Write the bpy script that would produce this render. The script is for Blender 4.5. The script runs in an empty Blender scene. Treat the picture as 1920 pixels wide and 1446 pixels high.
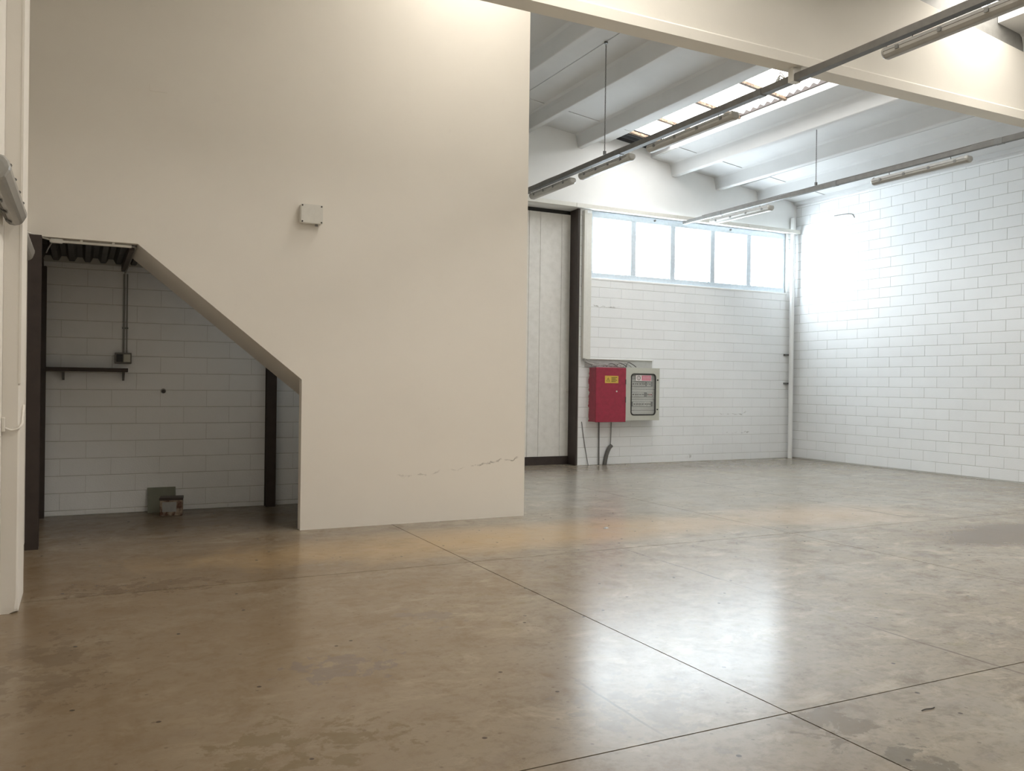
import bpy, bmesh, math, random
from mathutils import Vector, Matrix
random.seed(7)
scene = bpy.context.scene
COL = scene.collection

# ------------------------------------------------------------------ camera
cam_d = bpy.data.cameras.new('camera'); cam = bpy.data.objects.new('camera', cam_d); COL.objects.link(cam)
YAW, PITCH, ROLL, EYE = math.radians(26.7272), math.radians(-0.1445), math.radians(0.7498), 1.67
fw = Vector((math.sin(YAW)*math.cos(PITCH), math.cos(YAW)*math.cos(PITCH), math.sin(PITCH)))
rt = Vector((math.cos(YAW), -math.sin(YAW), 0)); up = rt.cross(fw)
rt, up = rt*math.cos(ROLL)+up*math.sin(ROLL), up*math.cos(ROLL)-rt*math.sin(ROLL)
M = Matrix((rt, up, -fw)).transposed().to_4x4(); M.translation = (0, 0, EYE)
cam.matrix_world = M
cam_d.sensor_width = 36; cam_d.lens = 1601.19/1920*36; cam_d.clip_end = 200
scene.camera = cam

# ------------------------------------------------------------------ world, light levels, exposure
w = bpy.data.worlds.new('world'); scene.world = w; w.use_nodes = True
w.node_tree.nodes['Background'].inputs[0].default_value = (0.80, 0.90, 1.0, 1)
w.node_tree.nodes['Background'].inputs[1].default_value = 1.0
WINDOW_LIGHT = 10.5        # daylight on the frosted window panes
SKYLIGHT = 4.9             # daylight through the near strip, lowered to soften glare on the beam
SKYLIGHT_MID = 5.8         # daylight through the other strips
SKYLIGHT_FAR = 4.9         # daylight through the far strip
SKYLIGHT_FILL = 9.8        # unseen strip added as fill for the partition, set brighter
WINDOW_TINT = (0.80, 0.915, 1.0)
SKY_TINT = (1.0, 0.945, 0.87)       # aged yellowish sheets
SKY_TINT_FAR = (0.99, 0.99, 0.98)   # cooler tint for the far strip, keeps the back wall neutral
vs = scene.view_settings
vs.view_transform = 'Standard'; vs.look = 'None'; vs.gamma = 1.0; vs.use_curve_mapping = False
vs.exposure = 0.62

# ------------------------------------------------------------------ materials
def srgb(r, g, b):
    f = lambda c: (c/255/12.92) if c/255 <= 0.04045 else ((c/255+0.055)/1.055)**2.4
    return (f(r), f(g), f(b), 1)
class NT:
    def __init__(s, name):
        s.m = bpy.data.materials.new(name); s.m.use_nodes = True
        s.t = s.m.node_tree; s.b = s.t.nodes['Principled BSDF']
    def n(s, typ, **kw):
        x = s.t.nodes.new(typ)
        for k, v in kw.items():
            if k.startswith('i_'):
                key = k[2:]; key = int(key) if key.isdigit() else key.replace('_', ' ')
                if isinstance(v, bpy.types.NodeSocket): s.t.links.new(v, x.inputs[key])
                else: x.inputs[key].default_value = v
            else: setattr(x, k, v)
        return x
    def link(s, a, b): s.t.links.new(a, b)
    def pos(s): return s.n('ShaderNodeNewGeometry').outputs['Position']
    def noise(s, scale, detail=4, rough=0.55, vec=None, dist=0.0, col=False):
        x = s.n('ShaderNodeTexNoise', i_Scale=scale, i_Detail=detail, i_Roughness=rough, i_Distortion=dist)
        s.link(vec if vec is not None else s.pos(), x.inputs['Vector'])
        return x.outputs['Color' if col else 'Fac']
    def mapr(s, v, a, b, c=0.0, d=1.0):
        x = s.n('ShaderNodeMapRange', i_1=a, i_2=b, i_3=c, i_4=d); x.clamp = True; s.link(v, x.inputs[0]); return x.outputs[0]
    def mix(s, f, a, b, mode='MIX'):
        x = s.n('ShaderNodeMix', data_type='RGBA', blend_type=mode)
        for sock, v in ((x.inputs[0], f), (x.inputs[6], a), (x.inputs[7], b)):
            if isinstance(v, bpy.types.NodeSocket): s.link(v, sock)
            else: sock.default_value = v
        return x.outputs[2]
    def math(s, op, a, b=0.0, c=0.0):
        x = s.n('ShaderNodeMath', operation=op)
        for i, v in enumerate((a, b, c)):
            if isinstance(v, bpy.types.NodeSocket): s.link(v, x.inputs[i])
            else: x.inputs[i].default_value = v
        return x.outputs[0]
    def sep(s, v=None):
        x = s.n('ShaderNodeSeparateXYZ'); s.link(v if v is not None else s.pos(), x.inputs[0]); return x.outputs
    def scaled(s, sx, sy, sz):
        x = s.n('ShaderNodeMapping'); x.inputs['Scale'].default_value = (sx, sy, sz); s.link(s.pos(), x.inputs['Vector']); return x.outputs[0]
    def bump(s, h, st=0.2, d=0.01):
        x = s.n('ShaderNodeBump', i_Strength=st, i_Distance=d); s.link(h, x.inputs['Height']); s.link(x.outputs[0], s.b.inputs['Normal'])
    def set(s, color=None, rough=None, metal=None, spec=None):
        for k, v in (('Base Color', color), ('Roughness', rough), ('Metallic', metal), ('Specular IOR Level', spec)):
            if v is None: continue
            if isinstance(v, bpy.types.NodeSocket): s.link(v, s.b.inputs[k])
            else: s.b.inputs[k].default_value = v
        return s.m

def paint(name, c, dirt=0.10, rough=0.75, bumps=0.15, per_object=0.0, scuffs=()):
    k = NT(name)
    n1 = k.noise(0.9, 5, 0.6); n2 = k.noise(9, 4, 0.6); n3 = k.noise(60, 3, 0.5)
    dk = tuple(x*(1-2.2*dirt) for x in c[:3])+(1,)
    colr = k.mix(k.mapr(n1, 0.42, 0.75), c, tuple(x*(1-dirt) for x in c[:3])+(1,))
    sp = k.math('MULTIPLY', k.mapr(n2, 0.66, 0.78), 0.5)
    colr = k.mix(sp, colr, dk)
    for (x0, x1, yy, zz, tilt, wd, amt) in scuffs:
        px, py, pz = k.sep(); nn = k.noise(5, 4, 0.6)
        zl = k.math('ADD', zz, k.math('ADD', k.math('MULTIPLY', k.math('SUBTRACT', px, x0), tilt), k.math('MULTIPLY', k.math('SUBTRACT', nn, 0.5), 0.22)))
        m = k.mapr(k.math('ABSOLUTE', k.math('SUBTRACT', pz, zl)), wd*0.3, wd, 1, 0)
        m = k.math('MULTIPLY', m, k.math('MULTIPLY', k.mapr(px, x0, x0+0.05), k.mapr(px, x1-0.05, x1, 1, 0)))
        m = k.math('MULTIPLY', m, k.math('MULTIPLY', k.mapr(n2, 0.42, 0.6), k.mapr(k.math('ABSOLUTE', k.math('SUBTRACT', py, yy)), 0.05, 0.06, 1, 0)))
        colr = k.mix(k.math('MULTIPLY', m, amt), colr, srgb(120, 112, 100))
    if per_object:
        oi = k.n('ShaderNodeObjectInfo').outputs['Random']
        v = k.mapr(oi, 0, 1, 1-per_object, 1.0)
        hsv = k.n('ShaderNodeHueSaturation'); k.link(v, hsv.inputs['Value']); k.link(colr, hsv.inputs['Color']); colr = hsv.outputs[0]
    k.bump(k.math('ADD', n3, k.math('MULTIPLY', n2, 0.6)), bumps, 0.004)
    return k.set(colr, rough, spec=0.3)

def plain(name, c, rough=0.5, metal=0.0, var=0.08, scale=20, bumps=0.05):
    k = NT(name); n = k.noise(scale, 4)
    colr = k.mix(k.mapr(n, 0.35, 0.7), c, tuple(x*(1-var) for x in c[:3])+(1,))
    if bumps: k.bump(n, bumps, 0.003)
    return k.set(colr, rough, metal)

MAT = {}
MAT['plaster'] = paint('cream_plaster', srgb(239, 234, 225), 0.035, 0.7, 0.10, scuffs=((4.25, 4.92, 9.55, 0.68, 0.05, 0.014, 0.7), (3.3, 4.2, 9.55, 0.55, 0.1, 0.012, 0.3)))
MAT['white'] = paint('white_wall_paint', srgb(241, 241, 239), 0.05, 0.7, 0.15)
MAT['block'] = paint('painted_block', srgb(244, 245, 245), 0.04, 0.65, 0.45, per_object=0.018, scuffs=((9.42, 10.1, 15.05, 3.30, -0.03, 0.02, 0.6), (11.85, 12.05, 15.05, 0.12, 0.0, 0.07, 0.6), (12.8, 13.6, 15.05, 1.05, 0.0, 0.015, 0.5), (13.0, 13.7, 15.05, 0.62, 0.02, 0.012, 0.5)))
MAT['joint'] = paint('painted_mortar', srgb(200, 199, 194), 0.12, 0.85, 0.5)
MAT['ceiling'] = paint('painted_concrete_roof', srgb(216, 216, 215), 0.08, 0.75, 0.3)
MAT['beam'] = paint('painted_beam', srgb(234, 230, 220), 0.04, 0.7, 0.15)
MAT['frame'] = plain('window_steel', srgb(214, 224, 232), 0.45, 0.0, 0.1)
MAT['white_plastic'] = plain('white_plastic', srgb(226, 224, 216), 0.45, 0, 0.05)
MAT['grey_metal'] = plain('galvanised', srgb(118, 118, 116), 0.45, 0.35, 0.25, 12, 0.1)
MAT['dark_rail'] = plain('dark_rail', srgb(112, 110, 106), 0.5, 0.3, 0.2, 10, 0.1)
MAT['brown_steel'] = plain('brown_steel', srgb(62, 52, 48), 0.5, 0.0, 0.25, 8, 0.1)
MAT['black'] = plain('black_rubber', srgb(32, 30, 28), 0.5)
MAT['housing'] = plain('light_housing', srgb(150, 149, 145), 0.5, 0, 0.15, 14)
MAT['diffuser'] = plain('light_diffuser', srgb(172, 170, 164), 0.32, 0, 0.10, 6)
MAT['cable'] = plain('grey_cable', srgb(120, 116, 112), 0.6)
MAT['grey_box'] = plain('grey_cabinet', srgb(196, 196, 184), 0.45, 0, 0.05)
MAT['breaker'] = plain('breaker_grey', srgb(206, 206, 198), 0.5, 0, 0.1, 40)
MAT['tray'] = plain('pale_grey_tray', srgb(196, 196, 192), 0.6, 0, 0.15, 9)
MAT['pale_cable'] = plain('pale_cable', srgb(176, 172, 166), 0.6)
MAT['deck'] = plain('dark_metal_deck', srgb(44, 44, 46), 0.45, 0.5, 0.4, 9, 0.2)
MAT['wood_dark'] = plain('dark_shelf', srgb(58, 48, 42), 0.6, 0, 0.3, 18)
MAT['board'] = plain('green_grey_board', srgb(128, 130, 116), 0.7, 0, 0.12, 9)
MAT['yellow'] = plain('yellow_sticker', srgb(216, 180, 80), 0.5, 0, 0.06, 60, 0)
MAT['stickwhite'] = plain('white_sticker', srgb(230, 222, 220), 0.5, 0, 0.05, 60, 0)
MAT['stickpink'] = plain('red_sticker', srgb(214, 116, 138), 0.5, 0, 0.1, 60, 0)
MAT['ink'] = plain('black_ink', srgb(60, 52, 30), 0.6, 0, 0.1, 60, 0)
MAT['batten'] = None

def red_paint():
    k = NT('red_cabinet'); y = k.sep()[1]
    n = k.noise(9, 3); m = k.mapr(k.math('ADD', y, k.math('MULTIPLY', n, 0.16)), 15.095, 15.105)
    c = k.mix(k.mapr(k.noise(14, 4), 0.4, 0.7), srgb(160, 46, 68), srgb(144, 42, 62))
    return k.set(k.mix(m, c, srgb(225, 222, 216)), 0.4)
MAT['red'] = red_paint()
def rusty(name, base, rust, a, b, sc):
    k = NT(name); n = k.noise(sc, 6, 0.65)
    k.bump(n, 0.3, 0.004)
    return k.set(k.mix(k.mapr(n, a, b), base, rust), 0.7)
MAT['rust'] = rusty('rusty_white_tin', srgb(150, 136, 120), srgb(84, 54, 40), 0.45, 0.62, 13)
MAT['batten'] = rusty('rusty_purlin', srgb(150, 130, 108), srgb(92, 72, 56), 0.4, 0.6, 18)

def emit(name, tint, strength, speck=0.0):
    k = NT(name)
    k.b.inputs['Base Color'].default_value = (0.85, 0.85, 0.83, 1); k.b.inputs['Roughness'].default_value = 0.35
    n = k.noise(2.2, 4)
    col = k.mix(k.mapr(n, 0.3, 0.75), tint+(1,), tuple(x*(1-speck) for x in tint)+(1,))
    k.link(col, k.b.inputs['Emission Color']); k.b.inputs['Emission Strength'].default_value = strength
    return k.m
MAT['pane'] = emit('frosted_window_daylight', WINDOW_TINT, WINDOW_LIGHT, 0.04)
MAT['sheet'] = emit('translucent_roof_sheet_daylight', SKY_TINT, SKYLIGHT, 0.08)
MAT['sheet_far'] = emit('far_roof_sheet_daylight', SKY_TINT_FAR, SKYLIGHT_FAR, 0.05)
MAT['sheet_mid'] = emit('aged_roof_sheet_daylight', SKY_TINT, SKYLIGHT_MID, 0.08)
MAT['sheet_fill'] = emit('fill_roof_sheet_light', SKY_TINT, SKYLIGHT_FILL, 0.05)

def glass():
    k = NT('cabinet_glass')
    k.b.inputs['Alpha'].default_value = 0.14; k.b.inputs['Roughness'].default_value = 0.05
    k.b.inputs['Base Color'].default_value = (0.75, 0.76, 0.74, 1)
    return k.m
MAT['glass'] = glass()

def door_paint():
    k = NT('door_white_paint'); p = k.sep(); n = k.noise(7, 5, 0.65)
    chip = k.noise(30, 5, 0.7, vec=k.scaled(1, 1, 0.35))
    low = k.mapr(p[2], 0.16, 0.42, 0.62, 0.80)
    m = k.mapr(k.math('SUBTRACT', chip, low), 0.0, 0.02)
    xm = k.mapr(p[0], 8.55, 8.95)
    c = k.mix(k.mapr(n, 0.4, 0.75), srgb(240, 237, 231), srgb(228, 225, 218))
    return k.set(k.mix(k.math('MULTIPLY', m, xm), c, srgb(62, 54, 48)), 0.55)
MAT['door'] = door_paint()

def concrete():
    k = NT('worn_concrete_floor'); P = k.pos(); x, y, z = k.sep()
    wob = k.noise(0.8, 4, 0.6)
    big = k.noise(0.28, 5, 0.62, dist=0.6); mid = k.noise(1.3, 6, 0.65, dist=0.4); fin = k.noise(14, 5, 0.7); streak = k.noise(1.6, 5, 0.65, vec=k.scaled(0.5, 2.2, 1))
    c = k.mix(k.mapr(big, 0.3, 0.7), srgb(142, 131, 115), srgb(159, 153, 142))
    c = k.mix(k.mapr(mid, 0.38, 0.68, 0, 0.75), c, srgb(146, 134, 115))
    c = k.mix(k.mapr(streak, 0.50, 0.80, 0, 0.35), c, srgb(184, 172, 150))
    c = k.mix(k.mapr(fin, 0.50, 0.70, 0, 0.5), c, srgb(104, 92, 76))
    pat = k.noise(3.2, 9, 0.76, dist=0.25); pat2 = k.noise(2.3, 9, 0.74, vec=k.scaled(0.8, 1.25, 1), dist=0.5)
    c = k.mix(k.mapr(pat, 0.49, 0.64, 0, 0.7), c, srgb(112, 98, 78))
    c = k.mix(k.mapr(pat2, 0.53, 0.66, 0, 0.6), c, srgb(184, 174, 156))
    c = k.mix(k.math('MULTIPLY', k.mapr(pat2, 0.36, 0.46, 1, 0), k.mapr(big, 0.45, 0.6, 0, 0.5)), c, srgb(128, 118, 112))
    c = k.mix(k.math('MULTIPLY', k.mapr(pat, 0.36, 0.47, 1, 0), k.mapr(big, 0.40, 0.55, 0.5, 0)), c, srgb(120, 108, 72))
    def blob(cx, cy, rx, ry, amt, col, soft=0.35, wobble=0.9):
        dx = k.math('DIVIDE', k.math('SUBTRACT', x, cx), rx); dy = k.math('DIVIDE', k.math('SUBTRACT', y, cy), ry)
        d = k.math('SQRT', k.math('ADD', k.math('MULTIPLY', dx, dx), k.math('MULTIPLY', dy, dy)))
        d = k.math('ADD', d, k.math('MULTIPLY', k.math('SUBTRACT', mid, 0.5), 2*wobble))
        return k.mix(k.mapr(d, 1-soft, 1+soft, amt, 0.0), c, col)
    # lasting stains of the slab: earth-brown dirt, partly painted dimness, by the stair wall and left wall, ochre and grey patches, oil marks
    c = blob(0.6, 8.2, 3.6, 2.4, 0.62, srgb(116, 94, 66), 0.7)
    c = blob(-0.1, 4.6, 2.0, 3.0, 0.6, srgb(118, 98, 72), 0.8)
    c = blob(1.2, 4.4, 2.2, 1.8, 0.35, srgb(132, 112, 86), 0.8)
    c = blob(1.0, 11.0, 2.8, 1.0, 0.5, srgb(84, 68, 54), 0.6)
    c = blob(4.7, 8.3, 3.0, 0.6, 0.55, srgb(192, 160, 112), 0.5)
    c = blob(8.8, 8.2, 1.1, 0.7, 0.5, srgb(206, 180, 150), 0.6)
    c = blob(8.5, 11.5, 5.0, 3.2, 0.5, srgb(168, 166, 160), 0.6)
    c = blob(9.9, 6.2, 1.5, 0.52, 0.7, srgb(96, 80, 66), 0.3, 0.5)
    c = blob(12.5, 14.2, 4.5, 1.0, 0.35, srgb(112, 102, 90), 0.6)
    c = blob(7.6, 14.4, 3.0, 0.8, 0.4, srgb(120, 104, 86), 0.6)
    # worn surface flakes: only in patches
    flake = k.noise(5.5, 7, 0.72, dist=0.3); gate = k.noise(0.55, 3, 0.5, dist=0.2)
    fm = k.math('MULTIPLY', k.mapr(flake, 0.565, 0.60), k.mapr(gate, 0.50, 0.60))
    def flakes(cx, cy, rx, ry, col, amt, thr):
        nonlocal c
        dx = k.math('DIVIDE', k.math('SUBTRACT', x, cx), rx); dy = k.math('DIVIDE', k.math('SUBTRACT', y, cy), ry)
        d = k.math('SQRT', k.math('ADD', k.math('MULTIPLY', dx, dx), k.math('MULTIPLY', dy, dy)))
        m = k.math('MULTIPLY', k.mapr(d, 0.4, 1.15, 1, 0), 0.16)
        f = k.math('MULTIPLY', k.mapr(k.math('ADD', flake, m), thr, thr+0.03), k.mapr(d, 0.9, 1.6, 1, 0))
        c = k.mix(k.math('MULTIPLY', f, amt), c, col)
    flakes(1.37, 4.9, 0.45, 0.45, srgb(112, 102, 96), 0.55, 0.645)
    flakes(2.2, 5.7, 0.4, 0.35, srgb(120, 110, 100), 0.5, 0.66)
    flakes(3.36, 3.05, 0.35, 0.25, srgb(112, 98, 78), 0.8, 0.60)
    flakes(3.35, 2.6, 0.2, 0.3, srgb(108, 100, 84), 0.8, 0.60)
    flakes(0.9, 3.9, 0.7, 0.5, srgb(104, 90, 62), 0.5, 0.655)
    flakes(-0.2, 5.6, 0.5, 0.9, srgb(92, 77, 60), 0.35, 0.63)
    flakes(0.4, 7.4, 0.8, 0.35, srgb(92, 74, 54), 0.45, 0.62)
    flakes(2.6, 3.6, 0.6, 0.6, srgb(118, 108, 96), 0.5, 0.655)
    # scattered dark pits
    vor = k.n('ShaderNodeTexVoronoi', voronoi_dimensions='2D', i_Scale=1.7, i_Randomness=1.0); k.link(P, vor.inputs['Vector'])
    rnd = k.sep(vor.outputs['Color'])[0]
    spot = k.math('MULTIPLY', k.mapr(k.math('ADD', vor.outputs['Distance'], k.math('MULTIPLY', fin, 0.02)), 0.026, 0.034, 1, 0), k.mapr(rnd, 0.45, 0.46))
    c = k.mix(k.math('MULTIPLY', spot, 0.85), c, srgb(62, 52, 44))
    v2 = k.n('ShaderNodeTexVoronoi', voronoi_dimensions='2D', i_Scale=5.5, i_Randomness=1.0); k.link(P, v2.inputs['Vector'])
    sp2 = k.math('MULTIPLY', k.mapr(k.math('ADD', v2.outputs['Distance'], k.math('MULTIPLY', fin, 0.10)), 0.085, 0.11, 1, 0), k.mapr(k.sep(v2.outputs['Color'])[0], 0.62, 0.63))
    c = k.mix(k.math('MULTIPLY', sp2, 0.55), c, srgb(96, 84, 68))
    # hairline cracks and the filled half-bay joint
    def crack(axis, at, lo, hi, wd, amt):
        nonlocal c
        a, b = (x, y) if axis == 'x' else (y, x)
        d = k.math('ABSOLUTE', k.math('SUBTRACT', k.math('ADD', a, k.math('MULTIPLY', k.math('SUBTRACT', wob, 0.5), 0.12)), at))
        m = k.mapr(d, wd*0.5, wd, 1, 0)
        m = k.math('MULTIPLY', m, k.mapr(b, lo, lo+0.3)); m = k.math('MULTIPLY', m, k.mapr(b, hi-0.3, hi, 1, 0))
        m = k.math('MULTIPLY', m, k.mapr(mid, 0.38, 0.55, 0.15, 1))
        c = k.mix(k.math('MULTIPLY', m, amt), c, srgb(86, 76, 64))
    crack('x', 4.95, 2.5, 7.3, 0.012, 0.75); crack('x', 2.5, 3.2, 4.3, 0.011, 0.7); crack('x', 9.6, 7.3, 13.5, 0.02, 0.5); crack('x', 13.0, 8.0, 14.0, 0.02, 0.4)
    rgh = k.math('ADD', k.mapr(mid, 0.3, 0.75, 0.215, 0.245), k.math('MULTIPLY', k.mapr(fin, 0.45, 0.75), 0.02))
    k.bump(fin, 0.06, 0.003)
    dust = k.math('MULTIPLY', k.mapr(y, 8.4, 9.8), k.mapr(x, 2.4, 4.4, 1, 0))   # dull dust in the stair recess
    return k.set(c, rgh, spec=k.math('SUBTRACT', 0.27, k.math('MULTIPLY', dust, 0.21)))
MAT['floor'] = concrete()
MAT['dirt'] = plain('joint_dirt', srgb(70, 60, 50), 0.9)

# ------------------------------------------------------------------ helpers
class MB:
    """collects shapes and links them as one mesh object"""
    def __init__(s): s.v = []; s.f = []; s.sm = []
    def add(s, vs_, fs, smooth=False):
        o = len(s.v); s.v += [tuple(v) for v in vs_]; s.f += [tuple(i+o for i in f) for f in fs]; s.sm += [smooth]*len(fs); return s
    def box(s, x0, x1, y0, y1, z0, z1):
        v = [(x, y, z) for x in (x0, x1) for y in (y0, y1) for z in (z0, z1)]
        return s.add(v, [(0, 1, 3, 2), (4, 6, 7, 5), (0, 4, 5, 1), (2, 3, 7, 6), (0, 2, 6, 4), (1, 5, 7, 3)])
    def prism(s, poly, axis, a, b):
        """poly of 2-d points, extruded along axis; 'y': poly=(x,z); 'x': poly=(y,z); 'z': poly=(x,y)"""
        if axis == 'y': q = lambda p, t: (p[0], t, p[1])
        elif axis == 'x': q = lambda p, t: (t, p[0], p[1])
        else: q = lambda p, t: (p[0], p[1], t)
        n = len(poly); area = sum(poly[i][0]*poly[(i+1) % n][1]-poly[(i+1) % n][0]*poly[i][1] for i in range(n))
        if (area < 0) != (axis == 'y'): poly = poly[::-1]
        v = [q(p, a) for p in poly]+[q(p, b) for p in poly]
        f = [(i, (i+1) % n, n+(i+1) % n, n+i) for i in range(n)]+[tuple(range(n))[::-1], tuple(range(n, 2*n))]
        return s.add(v, f)
    def tube(s, pts, r, n=8, caps=True, smooth=True):
        pts = [Vector(p) for p in pts]; vv = []; ff = []; prev = None
        for i, p in enumerate(pts):
            t = (pts[min(i+1, len(pts)-1)]-pts[max(i-1, 0)]).normalized()
            a = prev if prev is not None else (Vector((0, 0, 1)) if abs(t.z) < 0.9 else Vector((1, 0, 0)))
            a = (a-t*a.dot(t)).normalized(); b = t.cross(a); prev = a
            vv += [p+(a*math.cos(2*math.pi*k/n)+b*math.sin(2*math.pi*k/n))*r for k in range(n)]
        for i in range(len(pts)-1):
            ff += [(i*n+k, i*n+(k+1) % n, (i+1)*n+(k+1) % n, (i+1)*n+k) for k in range(n)]
        s.add(vv, ff, smooth)
        if caps:
            s.add([vv[k] for k in range(n)], [tuple(range(n))[::-1]]); s.add(vv[-n:], [tuple(range(n))])
        return s
    def disc(s, c, axis, r, h, n=14):
        d = {'x': Vector((1, 0, 0)), 'y': Vector((0, 1, 0)), 'z': Vector((0, 0, 1))}[axis]*h
        return s.tube([Vector(c), Vector(c)+d], r, n)
    def mesh(s, name, mat, bevel=0.0, seg=1):
        me = bpy.data.meshes.new(name); me.from_pydata(s.v, [], s.f); me.update()
        for p, sm in zip(me.polygons, s.sm): p.use_smooth = sm
        if bevel:
            bm = bmesh.new(); bm.from_mesh(me); bmesh.ops.bevel(bm, geom=list(bm.edges), offset=bevel, segments=seg, affect='EDGES', clamp_overlap=True); bm.to_mesh(me); bm.free()
        me.materials.append(mat if not isinstance(mat, str) else MAT[mat]); return me
    def build(s, name, mat, parent=None, bevel=0.0, seg=1, local=False):
        return place(name, s.mesh(name, mat, bevel, seg), parent, local)
def place(name, me, parent=None, local=False):
    o = bpy.data.objects.new(name, me); COL.objects.link(o)
    if parent is not None:
        o.parent = parent
        if not local:
            r = parent.parent or parent
            base = r.location if parent.parent else parent.location
            if parent.parent: o.matrix_parent_inverse = Matrix.Identity(4)
            else: o.matrix_parent_inverse = Matrix.Translation(-Vector(base))
    return o
def box(name, mat, parent, x0, x1, y0, y1, z0, z1, bevel=0.0, seg=1, local=False):
    return MB().box(x0, x1, y0, y1, z0, z1).build(name, mat, parent, bevel, seg, local)
def thing(name, label, cat, loc=(0, 0, 0), group=None):
    o = bpy.data.objects.new(name, None); o.empty_display_size = 0.1; COL.objects.link(o); o.location = loc
    return tag(o, label, cat, group)
def tag(o, label, cat, group=None):
    o['label'] = label; o['category'] = cat
    if group: o['group'] = group
    return o
def struct(o, label, cat):
    o['kind'] = 'structure'; o['label'] = label; o['category'] = cat; return o
def setting(name, label, cat, loc=(0, 0, 0)): return struct(thing(name, label, cat, loc), label, cat)
def copy_tree(o, parent=None):
    c = o.copy(); COL.objects.link(c); c.parent = parent
    for ch in list(o.children): copy_tree(ch, c)
    return c
def arc(pts, n=10):
    """smooth curve through points (Catmull-Rom)"""
    P = [Vector(p) for p in pts]; P = [2*P[0]-P[1]]+P+[2*P[-1]-P[-2]]; out = []
    for i in range(1, len(P)-2):
        for k in range(n):
            t = k/n; a, b, c, d = P[i-1], P[i], P[i+1], P[i+2]
            out.append(0.5*((2*b)+(c-a)*t+(2*a-5*b+4*c-d)*t*t+(3*b-a-3*c+d)*t**3))
    return out+[P[-2]]

# ------------------------------------------------------------------ setting
XL, XR, YB, YF = -0.5, 15.0, 15.05, -2.6
zs = lambda x: 7.89-0.1257*x                # underside of the sloping roof slabs

# floor: cast slabs with saw-cut joints
floor = setting('floor', 'worn grey-brown concrete slab floor with saw-cut joints and stains', 'floor')
xs_ = [-0.9, 3.254, 7.250, 11.25, 15.3]; ys_ = [YF-0.3, -0.74, 3.256, 7.267, 11.27, 15.8]; G = 0.0045
for i in range(4):
    for j in range(5):
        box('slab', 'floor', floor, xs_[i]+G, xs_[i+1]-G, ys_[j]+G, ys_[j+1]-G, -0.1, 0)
box('joint_filler', 'dirt', floor, -0.9, 15.3, YF-0.3, 15.8, -0.12, -0.012)

# left wall, wall behind the photographer
struct(box('wall_left', 'plaster', None, XL-0.25, XL, YF, 15.8, 0, 8.2), 'plain cream wall running along the left side past the pillar', 'wall')
struct(box('wall_front', 'white', None, XL-0.25, XR+0.3, YF-0.25, YF, 0, 8.2), 'plain white end wall opposite the windows', 'wall')

# block walls
BL, BH = 0.556, 0.2090
cache = {}
def block_mesh(axis, l, h, face, c=0.004):
    """one block, chamfered front; local origin at the lower left front corner; depth 0.03 behind the face"""
    key = (axis, round(l, 3), round(h, 3), face)
    if key not in cache:
        d = 0.03*face
        a = [(0, d, 0), (l, d, 0), (l, d, h), (0, d, h)]; b = [(0, c*face, 0), (l, c*face, 0), (l, c*face, h), (0, c*face, h)]
        cv = c*0.4; e = [(cv, 0, c), (l-cv, 0, c), (l-cv, 0, h-c), (cv, 0, h-c)]
        v = a+b+e
        if axis == 'y': v = [(p[1], p[0], p[2]) for p in v]
        f = [(8, 9, 10, 11)]+[(i, (i+1) % 4, 4+(i+1) % 4, 4+i) for i in range(4)]+[(4+i, 4+(i+1) % 4, 8+(i+1) % 4, 8+i) for i in range(4)]
        m = MB(); m.add(v, f); me = m.mesh('block', 'block')
        bm = bmesh.new(); bm.from_mesh(me); bmesh.ops.recalc_face_normals(bm, faces=bm.faces)
        n = bm.faces[0] if hasattr(bm.faces, 'ensure_lookup_table') and not bm.faces.ensure_lookup_table() else bm.faces[0]
        want = Vector((0, -face, 0)) if axis == 'x' else Vector((-face, 0, 0))
        if n.normal.dot(want) < 0: bmesh.ops.reverse_faces(bm, faces=bm.faces)
        bm.to_mesh(me); bm.free(); cache[key] = me
    return cache[key]
def blocks(parent, axis, plane, face, a0, a1, z0, z1, zoff, phase, ph=BH, holes=(), limit=None, jv=0.007, jh=0.007):
    """running bond on a wall plane: axis 'x' wall along x at y=plane, 'y' wall along y at x=plane; face=+1: body lies towards + of the plane"""
    z = zoff-ph*math.ceil((zoff-z0)/ph); row = 0; rest = MB(); nrest = 0
    while z < z1-0.03:
        lo, hi = max(z, z0), min(z+ph, z1)
        if hi-lo > 0.03:
            p = a0-BL+((phase+(BL/2 if row % 2 else 0)-a0) % BL)
            while p < a1-0.02:
                l, r = max(p, a0), min(p+BL, a1)
                if r-l > 0.03:
                    segs = [(l, r, hi)]
                    for hx0, hx1, hz0, hz1 in holes:
                        if lo < hz1-0.01 and hi > hz0+0.01:
                            segs = [q for s in segs for q in ((s[0], min(s[1], hx0), s[2]), (max(s[0], hx0), min(s[1], hx1), hz0), (max(s[0], hx1), s[1], s[2])) if q[1]-q[0] > 0.03 and q[2]-lo > 0.03]
                    for sl, sr, sh in segs:
                        me = block_mesh(axis, sr-sl-jv, sh-lo-jh, face)
                        loc = (sl+jv/2, plane, lo+jh/2) if axis == 'x' else (plane, sl+jv/2, lo+jh/2)
                        jit = random.uniform(-0.0012, 0.0012)
                        loc = (loc[0], loc[1]+jit, loc[2]) if axis == 'x' else (loc[0]+jit, loc[1], loc[2])
                        if limit and not limit(sl, lo):
                            rest.add([Vector(v.co)+Vector(loc) for v in me.vertices], [tuple(pp.vertices) for pp in me.polygons]); nrest += 1
                        else:
                            o = place('block', me, parent); o.location = loc
                p += BL
        z += ph; row += 1
    if nrest:
        o = rest.build('block_course', 'block', parent); o['kind'] = 'stuff'

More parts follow.
